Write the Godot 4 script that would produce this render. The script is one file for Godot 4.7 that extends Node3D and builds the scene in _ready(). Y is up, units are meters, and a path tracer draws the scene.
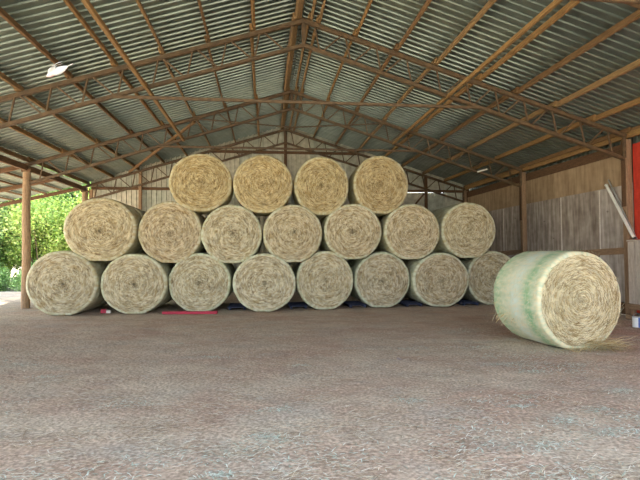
extends Node3D

# ---- measured layout (metres; camera stands at x = 0, z = 0, the barn runs along -z) ----
const RIDGE_X := 0.868
const RIDGE_Y := 6.674      # top of the trusses' top chords
const SLOPE := 0.3115
const TRUSS_DEPTH := 0.59
const POST_L := -6.927
const POST_R := 8.466
const BAY := 4.6
const Z1 := -10.347         # truss over the near end of the boarded wall
const FRONT := -0.7         # front edge of the roof
const BACK := -19.75        # back wall siding
const RIB := 0.193

var rng := RandomNumberGenerator.new()
var noise := FastNoiseLite.new()
var taken := {}
var M := {}

# ------------------------------------------------------------------ helpers
class MB:
	var v := PackedVector3Array()
	var n := PackedVector3Array()
	var uv := PackedVector2Array()
	var c := PackedColorArray()
	var i := PackedInt32Array()
	func quad(a: Vector3, b: Vector3, d: Vector3, e: Vector3, nn: Vector3, col := Color.WHITE, ua := Vector2.ZERO, ub := Vector2.RIGHT, ud := Vector2.ONE, ue := Vector2.DOWN) -> void:
		var k := v.size()
		if (b - a).cross(d - a).dot(nn) > 0.0:      # front faces run clockwise
			v.append_array([a, e, d, b]); uv.append_array([ua, ue, ud, ub])
		else:
			v.append_array([a, b, d, e]); uv.append_array([ua, ub, ud, ue])
		n.append_array([nn, nn, nn, nn]); c.append_array([col, col, col, col])
		i.append_array([k, k + 1, k + 2, k, k + 2, k + 3])
	func mesh() -> ArrayMesh:
		var arr := []
		arr.resize(Mesh.ARRAY_MAX)
		arr[Mesh.ARRAY_VERTEX] = v; arr[Mesh.ARRAY_NORMAL] = n; arr[Mesh.ARRAY_TEX_UV] = uv
		arr[Mesh.ARRAY_COLOR] = c; arr[Mesh.ARRAY_INDEX] = i
		var m := ArrayMesh.new()
		m.add_surface_from_arrays(Mesh.PRIMITIVE_TRIANGLES, arr)
		return m

func numbered(called: String) -> String:
	if not taken.has(called):
		taken[called] = 0
		return called
	taken[called] += 1
	return "%s_%03d" % [called, taken[called]]

func tag(o: Node, label := "", category := "", group := "", kind := "") -> Node:
	if label: o.set_meta("label", label)
	if category: o.set_meta("category", category)
	if group: o.set_meta("group", group)
	if kind: o.set_meta("kind", kind)
	return o

func base(called: String, at := Vector3.ZERO, turn := 0.0) -> Node3D:
	var o := Node3D.new()
	o.name = numbered(called)
	add_child(o)
	o.position = at
	o.rotation.y = turn
	return o

func part(called: String, mesh: Mesh, mat: Material, parent: Node, at := Vector3.ZERO) -> MeshInstance3D:
	var o := MeshInstance3D.new()
	o.mesh = mesh
	o.material_override = mat
	o.name = numbered(called) if parent == self else called
	parent.add_child(o, true)
	o.position = at
	return o

# a beam from a to b; w across, h along the "up" side; slightly eased edges
func beam_into(m: MB, a: Vector3, b: Vector3, w: float, h: float, up := Vector3.UP, col := Color.WHITE) -> void:
	var d := (b - a).normalized()
	var s := d.cross(up)
	if s.length() < 0.01: s = d.cross(Vector3.RIGHT)
	s = s.normalized()
	var u := s.cross(d).normalized()
	var L := (b - a).length()
	var e: float = min(w, h) * 0.12
	var off := rng.randf() * 5.0
	var ring := [Vector2(-w / 2 + e, -h / 2), Vector2(w / 2 - e, -h / 2), Vector2(w / 2, -h / 2 + e), Vector2(w / 2, h / 2 - e), Vector2(w / 2 - e, h / 2), Vector2(-w / 2 + e, h / 2), Vector2(-w / 2, h / 2 - e), Vector2(-w / 2, -h / 2 + e)]
	var run := 0.0
	for k in 8:
		var p: Vector2 = ring[k]
		var q: Vector2 = ring[(k + 1) % 8]
		var pa := s * p.x + u * p.y
		var qa := s * q.x + u * q.y
		var ed := q - p
		var nn := (s * ed.y - u * ed.x).normalized()
		var l2 := run + ed.length()
		m.quad(a + pa, a + qa, b + qa, b + pa, nn, col, Vector2(off, run), Vector2(off, l2), Vector2(off + L, l2), Vector2(off + L, run))
		run = l2
	for end in 2:
		var c0 := a if end == 0 else b
		var nn := -d if end == 0 else d
		for t in [[0, 1, 2, 7], [7, 2, 3, 6], [6, 3, 4, 5]]:
			var q := []
			for j in t: q.append(c0 + s * ring[j].x + u * ring[j].y)
			m.quad(q[0], q[1], q[2], q[3], nn, col, Vector2(off, 0), Vector2(off, 0.05), Vector2(off + 0.05, 0.05), Vector2(off + 0.05, 0))

func beam(called: String, a: Vector3, b: Vector3, w: float, h: float, mat: Material, parent: Node, up := Vector3.UP) -> MeshInstance3D:
	var m := MB.new()
	beam_into(m, a, b, w, h, up)
	return part(called, m.mesh(), mat, parent)

func tube_into(m: MB, pts: Array, radii: Array, sides: int, col := Color.WHITE) -> void:
	var k0 := m.v.size()
	var run := 0.0
	for j in pts.size():
		var p: Vector3 = pts[j]
		var d: Vector3 = ((pts[min(j + 1, pts.size() - 1)] as Vector3) - (pts[max(j - 1, 0)] as Vector3)).normalized()
		var s := d.cross(Vector3(0.3, 0.1, 1).normalized()).normalized()
		var u := s.cross(d)
		if j > 0: run += p.distance_to(pts[j - 1])
		for k in sides + 1:
			var a := TAU * k / sides
			var nn := s * cos(a) + u * sin(a)
			m.v.append(p + nn * radii[j]); m.n.append(nn); m.c.append(col); m.uv.append(Vector2(run, a * radii[j]))
	for j in pts.size() - 1:
		for k in sides:
			var a := k0 + j * (sides + 1) + k
			var b := a + sides + 1
			m.i.append_array([a, a + 1, b + 1, a, b + 1, b])
	for end in 2:
		var j: int = 0 if end == 0 else pts.size() - 1
		var c0: Vector3 = pts[j]
		var nx: Vector3 = pts[1] if end == 0 else pts[j - 1]
		var nn := (c0 - nx).normalized()
		var kc := m.v.size()
		m.v.append(c0); m.n.append(nn); m.c.append(col); m.uv.append(Vector2.ZERO)
		for k in sides + 1:
			m.v.append(m.v[k0 + j * (sides + 1) + k]); m.n.append(nn); m.c.append(col); m.uv.append(Vector2.ZERO)
		for k in sides:
			m.i.append_array([kc, kc + 1 + k, kc + 2 + k])

# a grid of nu x nv points, wrapped round in v when wrap
func grid_into(m: MB, p: PackedVector3Array, c: PackedColorArray, nu: int, nv: int, wrap: bool, outward: Vector3, centre := Vector3.INF) -> void:
	var k0 := m.v.size()
	var nn := PackedVector3Array()
	nn.resize(p.size())
	for a in nu:
		for b in nv:
			var b1 := (b + 1) % nv if wrap else mini(b + 1, nv - 1)
			var b0 := (b - 1 + nv) % nv if wrap else maxi(b - 1, 0)
			var a1 := mini(a + 1, nu - 1)
			var a0 := maxi(a - 1, 0)
			var q := (p[a1 * nv + b] - p[a0 * nv + b]).cross(p[a * nv + b1] - p[a * nv + b0])
			q = q.normalized() if q.length_squared() > 1e-16 else outward
			var w := outward if centre == Vector3.INF else p[a * nv + b] - centre
			if q.dot(w) < 0.0: q = -q
			nn[a * nv + b] = q
	m.v.append_array(p); m.n.append_array(nn); m.c.append_array(c)
	for k in p.size(): m.uv.append(Vector2(p[k].x, p[k].z))
	var flip := 0
	for a in nu - 1:
		for b in (nv if wrap else nv - 1):
			var b1 := (b + 1) % nv
			var i0 := a * nv + b
			var i1 := a * nv + b1
			var i2 := (a + 1) * nv + b1
			var i3 := (a + 1) * nv + b
			var t := (p[i1] - p[i0]).cross(p[i2] - p[i0]) + (p[i2] - p[i0]).cross(p[i3] - p[i0])
			flip = 1 if t.dot(nn[i0] + nn[i1] + nn[i2] + nn[i3]) > 0.0 else -1
			if flip > 0: m.i.append_array([k0 + i0, k0 + i2, k0 + i1, k0 + i0, k0 + i3, k0 + i2])
			else: m.i.append_array([k0 + i0, k0 + i1, k0 + i2, k0 + i0, k0 + i2, k0 + i3])

func lin(r: float, g: float, b: float) -> Color:   # an sRGB 0..255 colour as a linear vertex colour
	return Color(r / 255.0, g / 255.0, b / 255.0).srgb_to_linear()

# ------------------------------------------------------------------ materials
func streak_texture(size: int, along: float, across: float, dark: Color, light: Color, sd: int, knots := 0.0) -> ImageTexture:
	var nz := FastNoiseLite.new()
	nz.seed = sd
	nz.frequency = 1.0
	nz.fractal_octaves = 3
	var im := Image.create(size, size, false, Image.FORMAT_RGB8)
	for y in size:
		for x in size:
			var fx := float(x) / size * TAU
			var t := 0.5 + 0.62 * nz.get_noise_3d(cos(fx) * along, sin(fx) * along, float(y) / size * across)
			t += 0.25 * nz.get_noise_3d(cos(fx) * along * 5.0, sin(fx) * along * 5.0 + 7.0, float(y) / size * across * 0.5)
			if knots > 0.0 and nz.get_noise_3d(cos(fx) * 3.0 + 20.0, sin(fx) * 3.0, float(y) / size * 5.0) > 1.0 - knots: t -= 0.5
			im.set_pixel(x, y, dark.lerp(light, clampf(t, 0.0, 1.0)))
	return ImageTexture.create_from_image(im)

func mottle_texture(size: int, freq: float, dark: Color, light: Color, sd: int, oct := 5, gain := 1.0) -> ImageTexture:
	var nz := FastNoiseLite.new()
	nz.seed = sd
	nz.frequency = freq
	nz.fractal_octaves = oct
	var g := nz.get_seamless_image(size, size, false, false, 0.15, true)
	var im := Image.create(size, size, false, Image.FORMAT_RGB8)
	for y in size:
		for x in size:
			im.set_pixel(x, y, dark.lerp(light, clampf(0.5 + (g.get_pixel(x, y).r - 0.5) * gain, 0.0, 1.0)))
	return ImageTexture.create_from_image(im)

func mat(tex: Texture2D, rough := 0.85, uvs := Vector3.ONE, tint := Color.WHITE, metal := 0.0) -> StandardMaterial3D:
	var m := StandardMaterial3D.new()
	m.albedo_color = tint
	if tex: m.albedo_texture = tex
	m.roughness = rough
	m.metallic = metal
	m.uv1_scale = uvs
	return m

func vmat(rough := 0.95) -> StandardMaterial3D:
	var m := StandardMaterial3D.new()
	m.vertex_color_use_as_albedo = true
	m.roughness = rough
	m.cull_mode = BaseMaterial3D.CULL_DISABLED
	return m

func make_materials() -> void:
	var grain := streak_texture(256, 1.0, 26.0, Color8(104, 82, 54), Color8(168, 136, 92), 11)
	M.purlin = []
	for t in [Color(1, 1, 1), Color(0.86, 0.82, 0.8), Color(1.0, 0.96, 0.88)]:
		M.purlin.append(mat(grain, 0.8, Vector3(0.5, 3, 1), t))
	M.tie_wood = mat(grain, 0.75, Vector3(0.5, 3, 1), Color(1.0, 0.97, 0.88))
	M.dark_wood = mat(streak_texture(256, 1.2, 24.0, Color8(70, 50, 34), Color8(118, 88, 60), 12), 0.85, Vector3(0.5, 3, 1))
	M.post_wood = mat(streak_texture(256, 1.0, 30.0, Color8(116, 92, 70), Color8(174, 144, 114), 13), 0.85, Vector3(0.4, 3, 1))
	M.pole_wood = mat(streak_texture(256, 1.0, 20.0, Color8(120, 98, 76), Color8(172, 148, 120), 14), 0.85, Vector3(0.4, 2, 1))
	M.grey_board = mat(streak_texture(256, 0.8, 34.0, Color8(158, 146, 134), Color8(214, 203, 190), 15, 0.3), 0.9, Vector3(0.4, 2, 1))
	M.batten = mat(streak_texture(128, 0.8, 8.0, Color8(196, 188, 178), Color8(226, 220, 212), 16), 0.9)
	M.truss = mat(mottle_texture(128, 0.03, Color8(68, 54, 38), Color8(108, 86, 60), 21), 0.65, Vector3(1.5, 1.5, 1))
	M.ply = []
	for k in 3:
		M.ply.append(mat(streak_texture(512, 0.6, 22.0, [Color8(126, 114, 104), Color8(120, 108, 98), Color8(130, 120, 112)][k], [Color8(200, 190, 180), Color8(190, 179, 168), Color8(204, 196, 188)][k], 30 + k, 0.3), 0.9, Vector3(0.22, 0.3, 1)))
	M.ply_brown = []
	for k in 2:
		M.ply_brown.append(mat(streak_texture(512, 0.6, 20.0, [Color8(132, 110, 84), Color8(138, 116, 90)][k], [Color8(174, 150, 120), Color8(180, 156, 126)][k], 35 + k, 0.2), 0.9, Vector3(0.22, 0.3, 1)))
	M.red = mat(streak_texture(128, 1.2, 12.0, Color8(168, 40, 26), Color8(206, 66, 44), 40), 0.7, Vector3(0.4, 0.8, 1))
	M.red_board = mat(streak_texture(128, 1.2, 12.0, Color8(150, 34, 56), Color8(190, 58, 82), 41), 0.7, Vector3(0.4, 3, 1))
	M.blue_board = mat(streak_texture(128, 1.2, 12.0, Color8(34, 40, 62), Color8(60, 68, 94), 42), 0.8, Vector3(0.4, 3, 1))
	M.sheet = []
	for k in 4:
		var t := mottle_texture(256, 0.02, [Color8(102, 112, 106), Color8(106, 116, 110), Color8(98, 108, 102), Color8(102, 110, 102)][k], [Color8(122, 133, 126), Color8(126, 137, 130), Color8(118, 128, 122), Color8(122, 131, 122)][k], 50 + k)
		M.sheet.append(mat(t, 0.3, Vector3(0.4, 0.4, 1), Color.WHITE, 0.5))
	M.siding = []
	for k in 3:
		var t := mottle_texture(256, 0.02, [Color8(160, 162, 148), Color8(150, 154, 140), Color8(162, 160, 144)][k], [Color8(204, 206, 194), Color8(196, 200, 188), Color8(206, 202, 186)][k], 60 + k)
		M.siding.append(mat(t, 0.55, Vector3(0.7, 0.7, 1), Color.WHITE, 0.05))
	M.white_pipe = mat(mottle_texture(64, 0.05, Color8(222, 222, 214), Color8(240, 240, 234), 70), 0.4)
	M.grey_pipe = mat(mottle_texture(64, 0.05, Color8(150, 152, 148), Color8(178, 180, 176), 71), 0.4, Vector3.ONE, Color.WHITE, 0.4)
	M.hay = vmat(0.95)
	M.net = vmat(0.7)
	M.leaf = vmat(0.6)
	M.leaf.backlight_enabled = true
	M.leaf.backlight = Color(0.45, 0.52, 0.2)
	M.bark = mat(streak_texture(128, 1.0, 10.0, Color8(70, 58, 44), Color8(118, 100, 78), 72), 0.95)
	M.paint = vmat(0.5)
	var soil := mottle_texture(1024, 0.035, Color8(188, 186, 184), Color8(255, 255, 255), 80, 6, 1.6)
	var f := mat(soil, 0.95, Vector3(0.6, 0.6, 1))
	f.vertex_color_use_as_albedo = true
	var nz := FastNoiseLite.new()
	nz.seed = 81; nz.frequency = 0.03; nz.fractal_octaves = 5
	var b := nz.get_seamless_image(512, 512)
	b.bump_map_to_normal_map(6.0)
	f.normal_enabled = true
	f.normal_texture = ImageTexture.create_from_image(b)
	f.normal_scale = 0.45
	M.floor = f

# ------------------------------------------------------------------ corrugated sheets
func rib_profile(width: float, height := 0.03) -> Array:      # points (across, up) of ribbed sheet metal
	var out := []
	var n := int(round(width / RIB))
	for k in n:
		var x := k * RIB
		out.append(Vector2(x, 0)); out.append(Vector2(x + 0.125, 0)); out.append(Vector2(x + 0.134, height)); out.append(Vector2(x + 0.184, height))
	out.append(Vector2(n * RIB, 0))
	return out

func sheet_mesh(width: float, length: float, sd: int) -> ArrayMesh:   # x down the slope, z across, y out
	var m := MB.new()
	var pr := rib_profile(width, -0.027)     # ribs hang below the pans
	var segs := 5
	for k in pr.size() - 1:
		var p: Vector2 = pr[k]
		var q: Vector2 = pr[k + 1]
		for s in segs:
			var xa := length * s / segs
			var xb := length * (s + 1) / segs
			var ya := 0.003 * noise.get_noise_2d(xa * 0.25, 9.0)
			var yb := 0.003 * noise.get_noise_2d(xb * 0.25, 9.0)
			var nn := Vector3(0, q.x - p.x, -(q.y - p.y)).normalized()
			m.quad(Vector3(xa, p.y + ya, p.x), Vector3(xa, q.y + ya, q.x), Vector3(xb, q.y + yb, q.x), Vector3(xb, p.y + yb, p.x), nn, Color.WHITE, Vector2(xa, p.x), Vector2(xa, q.x), Vector2(xb, q.x), Vector2(xb, p.x))
	return m.mesh()

func roof_y(x: float) -> float:
	return RIDGE_Y - SLOPE * absf(x - RIDGE_X)

# ------------------------------------------------------------------ roof
func build_roof() -> void:
	var roof := base("ceiling")
	tag(roof, "gable roof of ribbed metal sheets on wooden purlins", "", "", "structure")
	var ang := atan(SLOPE)
	var w := 5 * RIB
	for side in [-1, 1]:
		var run: float = (RIDGE_X - POST_L + 0.12) if side < 0 else (POST_R - RIDGE_X + 0.35)
		var length := run / cos(ang)
		var meshes := []
		for k in 3: meshes.append(sheet_mesh(w, length, k + 10))
		var z := BACK - 0.05
		var k := 0
		while z < FRONT:
			var o := part("roof_sheet", meshes[k % 3], M.sheet[(k * 7 + (side + 1)) % 4], roof)
			if side > 0:
				o.transform = Transform3D(Basis(Vector3(0, 0, 1), -ang), Vector3(RIDGE_X, RIDGE_Y + 0.18, z))
			else:
				o.transform = Transform3D(Basis(Vector3(0, 0, 1), ang) * Basis(Vector3.UP, PI), Vector3(RIDGE_X, RIDGE_Y + 0.18, z + w))
			z += w
			k += 1
	var cap := MB.new()
	for s in [-1, 1]:
		var nn := Vector3(0.3 * s, 1, 0).normalized()
		cap.quad(Vector3(RIDGE_X, RIDGE_Y + 0.255, BACK - 0.1), Vector3(RIDGE_X, RIDGE_Y + 0.255, FRONT), Vector3(RIDGE_X + 0.25 * s, RIDGE_Y + 0.17, FRONT), Vector3(RIDGE_X + 0.25 * s, RIDGE_Y + 0.17, BACK - 0.1), nn)
	part("ridge_cap", cap.mesh(), M.sheet[2], roof)
	var xs := [0.72, -0.24, -1.19, -2.14, -3.10, -4.0, -4.97, -5.95, -6.86, 1.2, 2.02, 2.95, 3.85, 4.88, 5.76, 6.69, 7.64, 8.52, 1.02]
	var cuts := [BACK + 0.02, Z1 - BAY, Z1, Z1 + BAY, FRONT + 0.1]
	for j in xs.size():
		var x: float = xs[j]
		for k in 4:
			var za: float = cuts[k] - (0.12 if k > 0 else 0.0)
			var zb: float = cuts[k + 1] + (0.12 if k < 3 else 0.0)
			var dx := (0.026 if k % 2 == 0 else -0.026)
			var hh := 0.13
			var m := MB.new()
			var up := Vector3(SLOPE * signf(x - RIDGE_X), 1, 0).normalized()
			var y := roof_y(x + dx) + 0.072
			beam_into(m, Vector3(x + dx, y, za), Vector3(x + dx, y, zb), (0.06 if j > 8 else 0.05) if j != 0 else 0.13, hh, up)
			part("purlin", m.mesh(), M.purlin[(j * 5 + k * 3) % 3], roof)

func build_truss_at(z: float, label: String, high_collar: bool, first: Node3D) -> Node3D:
	var t: Node3D
	if first:
		t = first.duplicate()
		t.name = numbered("roof_truss")
		add_child(t)
	else:
		t = base("roof_truss")
		for s in [-1.0, 1.0]:
			var run: float = (RIDGE_X - POST_L) if s < 0 else (POST_R - RIDGE_X)
			var e := Vector3(s * run, -SLOPE * run, 0)
			var upv := Vector3(SLOPE * s, 1, 0).normalized()
			var dn := Vector3(0, -TRUSS_DEPTH, 0)
			beam("top_chord", Vector3(0, -0.05, 0), e + Vector3(0, -0.05, 0), 0.10, 0.09, M.truss, t, upv)
			beam("bottom_chord", dn, e + dn + Vector3(-0.05 * s, 0, 0), 0.09, 0.075, M.truss, t, upv)
			var n := 11
			for k in n:
				var f: float = (k + 0.35) / n
				var top := e * f + Vector3(0, -0.07, 0)
				var fb: float = f + 0.013
				var bot := e * fb + dn + Vector3(0, 0.03, 0)
				beam("web_upright", top, bot, 0.035, 0.035, M.truss, t, Vector3(0, 0, 1))
				if k < n - 1:
					var nxt := e * ((k + 1.35) / n) + Vector3(0, -0.07, 0)
					beam("web_diagonal", nxt - e * 0.012, bot + e * 0.012, 0.035, 0.035, M.truss, t, Vector3(0, 0, 1))
			beam("end_plate", e + Vector3(-0.03 * s, -0.05, 0), e + dn + Vector3(-0.03 * s, 0.02, 0), 0.06, 0.06, M.truss, t, Vector3(0, 0, 1))
		beam("apex_plate", Vector3(0, 0.0, 0), Vector3(0, -TRUSS_DEPTH - 0.03, 0), 0.09, 0.07, M.truss, t, Vector3(0, 0, 1))
		beam("collar_tie", Vector3(-4.05, -1.87, 0.07), Vector3(4.05, -1.87, 0.07), 0.06, 0.06, M.truss, t)
	t.position = Vector3(RIDGE_X, RIDGE_Y, z)
	tag(t, label, "roof truss", "brown steel roof trusses")
	if high_collar:
		var m := MB.new()
		tube_into(m, [Vector3(-3.0, -1.0, 0.08), Vector3(0.0, -1.2, 0.08), Vector3(3.0, -1.0, 0.08)], [0.022, 0.022, 0.022], 6)
		part("sway_rod", m.mesh(), M.truss, t)
	return t

func round_post(at: Vector3, height: float, r: float, label: String) -> void:
	var m := MB.new()
	tube_into(m, [Vector3(0, -0.05, 0), Vector3(0.012, height * 0.35, 0), Vector3(-0.008, height * 0.7, 0.006), Vector3(0, height, 0)], [r * 1.06, r, r * 0.97, r * 0.93], 16)
	var o := base("round_post", at)
	part("shaft", m.mesh(), M.pole_wood, o)
	beam("bearing_block", Vector3(-0.13, height + 0.04, 0), Vector3(0.13, height + 0.04, 0), 0.16, 0.08, M.dark_wood, o)
	tag(o, label, "post", "round timber posts of the open side")

func square_post(at: Vector3, height: float, w: float, label: String, m: Material) -> void:
	var o := base("square_post", at)
	beam("shaft", Vector3(0, 0, 0), Vector3(0, height, 0), w, w, m, o, Vector3(0, 0, 1))
	beam("packing_board", Vector3(-w / 2 - 0.012, height * 0.62, 0), Vector3(-w / 2 - 0.012, height - 0.02, 0), w * 0.8, 0.02, M.dark_wood, o, Vector3(1, 0, 0))
	tag(o, label, "post", "square timber posts of the boarded side")

# ------------------------------------------------------------------ walls
func siding_sheet(x0: float, x1: float, y0: float, top: float, gable: bool, mm: Material, parent: Node) -> void:
	var m := MB.new()
	var pr := rib_profile(x1 - x0, 0.028)
	for k in pr.size() - 1:
		var p: Vector2 = pr[k]
		var q: Vector2 = pr[k + 1]
		var ya := top
		var yb := top
		if gable:
			ya = minf(top, roof_y(x0 + p.x) + 0.19); yb = minf(top, roof_y(x0 + q.x) + 0.19)
		var nn := Vector3(-(q.y - p.y), 0, q.x - p.x).normalized()
		m.quad(Vector3(x0 + p.x, y0, p.y), Vector3(x0 + q.x, y0, q.y), Vector3(x0 + q.x, yb, q.y), Vector3(x0 + p.x, ya, p.y), nn, Color.WHITE, Vector2(y0, x0 + p.x), Vector2(y0, x0 + q.x), Vector2(yb, x0 + q.x), Vector2(ya, x0 + p.x))
	part("siding_sheet", m.mesh(), mm, parent)

func panel(called: String, x: float, y0: float, y1: float, z0: float, z1: float, thick: float, mm: Material, parent: Node) -> void:
	# an upright board on the right wall, grain upright
	beam(called, Vector3(x + thick / 2, y0, (z0 + z1) / 2), Vector3(x + thick / 2, y1, (z0 + z1) / 2), thick, z1 - z0, mm, parent, Vector3(0, 0, 1))

func build_walls() -> void:
	var w := base("wall_back")
	tag(w, "back gable wall of upright ribbed metal sheets", "", "", "structure")
	var k := 0
	var x := -6.78
	while x < 8.6:
		var x1: float = x + 5 * RIB
		var node := Node3D.new()
		var y_low := -0.06
		# lower tier (a short gap of daylight left under the girt near the boarded side and by the inner post)
		var t_low := 4.20
		if x > 5.6 and x < 7.3: t_low = 4.107
		siding_sheet_z(x, x1, y_low, t_low, false, M.siding[(k * 2) % 3], w)
		siding_sheet_z(x, x1, 4.115, 9.0, true, M.siding[(k * 2 + 1) % 3], w)
		node.free()
		x = x1
		k += 1
	for y in [4.16, 5.70, 2.1]:
		var half: float = minf(7.6, (RIDGE_Y - y) / SLOPE - 0.15)
		beam("girt", Vector3(maxf(RIDGE_X - half, -6.8), y, BACK + 0.09), Vector3(minf(RIDGE_X + half, 8.5), y, BACK + 0.09), 0.06, 0.11, M.dark_wood, w)
	for px in [[-4.86, 4.9], [RIDGE_X, 6.55], [6.80, 4.8], [-6.72, 4.1]]:
		beam("stud", Vector3(px[0], 0, BACK + 0.16), Vector3(px[0], px[1], BACK + 0.16), 0.12, 0.10, M.post_wood if px[0] < 0 else M.dark_wood, w, Vector3(0, 0, 1))
	beam("corner_trim", Vector3(8.71, 0, BACK + 0.02), Vector3(8.71, 4.27, BACK + 0.02), 0.17, 0.03, M.dark_wood, w, Vector3(0, 0, 1))
	beam("knee_brace", Vector3(6.72, 4.05, BACK + 0.16), Vector3(6.25, 3.5, BACK + 0.16), 0.07, 0.07, M.dark_wood, w, Vector3(0, 0, 1))

	var r := base("wall_right")
	tag(r, "side wall of weathered plywood panels between posts", "", "", "structure")
	var z2 := Z1 - BAY
	var z3 := Z1 - 2 * BAY
	var px := POST_R + 0.155
	var lows := [[-14.95, -13.09], [-13.078, -11.478], [-11.462, -10.35], [-16.5, -14.955], [-18.0, -16.505], [BACK, -18.005]]
	for j in lows.size():
		panel("plywood_panel", px, 0.32, 3.16, lows[j][0], lows[j][1], 0.018, M.ply[j % 3], r)
	var ups := [[-14.9, -13.38], [-13.375, -10.35], [-17.3, -14.905], [BACK, -17.305]]
	for j in ups.size():
		panel("upper_panel", px - 0.022, 3.13, 3.90, ups[j][0], ups[j][1], 0.02, M.ply_brown[j % 2], r)
	for zb in [-13.09, -11.47, -16.5]:
		panel("batten", px - 0.012, 0.34, 3.12, zb - 0.02, zb + 0.02, 0.012, M.batten, r)
	for bay in [[z2 + 0.09, Z1 - 0.09], [z3 + 0.09, z2 - 0.09]]:
		beam("header_board", Vector3(px - 0.04, 4.0, bay[0]), Vector3(px - 0.04, 4.0, bay[1]), 0.04, 0.24, M.dark_wood, r)
		beam("rail", Vector3(px - 0.03, 1.40, bay[0]), Vector3(px - 0.03, 1.555, bay[1]), 0.05, 0.16, M.post_wood, r)
		beam("bottom_board", Vector3(px + 0.0, 0.16, bay[0]), Vector3(px + 0.0, 0.16, bay[1]), 0.04, 0.28, M.dark_wood, r)
	beam("eave_plate", Vector3(POST_R + 0.05, 4.27, BACK), Vector3(POST_R + 0.05, 4.27, FRONT), 0.07, 0.14, M.tie_wood, r)
	var zz := BACK
	k = 0
	while zz < FRONT - 0.2:          # the ribbed skin outside the boards
		var m := MB.new()
		var pr := rib_profile(5 * RIB)
		for q in pr.size() - 1:
			var a: Vector2 = pr[q]
			var b: Vector2 = pr[q + 1]
			var nn := Vector3(-(b.x - a.x), 0, b.y - a.y).normalized()
			m.quad(Vector3(a.y, 0, a.x), Vector3(b.y, 0, b.x), Vector3(b.y, 4.36, b.x), Vector3(a.y, 4.36, a.x), nn, Color.WHITE, Vector2(0, a.x), Vector2(0, b.x), Vector2(4.2, b.x), Vector2(4.2, a.x))
		part("outer_sheet", m.mesh(), M.sheet[k % 4], r, Vector3(POST_R + 0.30, 0, zz))
		zz += 5 * RIB
		k += 1
	zz = Z1 + 0.02
	while zz < FRONT - 0.3:          # red boarding in the nearer bays
		panel("red_panel", px + 0.01, 0.1, 4.06, zz, zz + 1.2, 0.02, M.red, r)
		zz += 1.205

	var l := base("wall_left")
	tag(l, "timber eave beam over the open side of the barn", "", "", "structure")
	for c in [[BACK, Z1 - BAY], [Z1 - BAY, Z1], [Z1, Z1 + BAY], [Z1 + BAY, FRONT]]:
		beam("eave_plate", Vector3(POST_L, 4.10, c[0] + 0.01), Vector3(POST_L, 4.10, c[1] - 0.01), 0.09, 0.17, M.dark_wood, l)

func siding_sheet_z(x0: float, x1: float, y0: float, top: float, gable: bool, mm: Material, w: Node) -> void:
	siding_sheet(x0, x1, y0, top, gable, mm, w)
	var o: Node3D = w.get_child(w.get_child_count() - 1)
	o.position.z = BACK - (0.0 if gable else 0.012)

func build_lean_to() -> void:
	var l := base("lean_to_roof", Vector3(POST_L, 0, 0))
	tag(l, "low lean-to roof of ribbed sheets along the open side", "lean-to")
	var sl := 0.237
	var W := 3.5
	var z := BACK + 0.1
	while z < FRONT:
		beam("rafter", Vector3(-0.06, 4.19, z), Vector3(-W, 4.19 - sl * (W - 0.06), z), 0.06, 0.13, M.dark_wood, l, Vector3(0, 1, 0))
		z += BAY / 2
	for k in 6:
		var x := -0.35 - k * 0.58
		beam("purlin", Vector3(x, 4.275 + sl * x + 0.02, BACK + 0.02), Vector3(x, 4.275 + sl * x + 0.02, FRONT), 0.07, 0.06, M.purlin[1], l)
	var ms := sheet_mesh(5 * RIB, W * sqrt(1 + sl * sl) - 0.1, 3)
	var zz := BACK
	var k2 := 0
	while zz < FRONT - 0.2:
		var o := part("roof_sheet", ms, M.sheet[k2 % 4], l)
		o.transform = Transform3D(Basis(Vector3(0, 0, 1), atan(sl)) * Basis(Vector3.UP, PI), Vector3(-0.1, 4.345, zz + 5 * RIB))
		zz += 5 * RIB
		k2 += 1
	for zp in [BACK + 0.1, Z1 - BAY, Z1, Z1 + BAY]:
		beam("outer_post", Vector3(-W + 0.15, 0, zp), Vector3(-W + 0.15, 4.12 - sl * W, zp), 0.12, 0.12, M.post_wood, l, Vector3(0, 0, 1))

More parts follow.
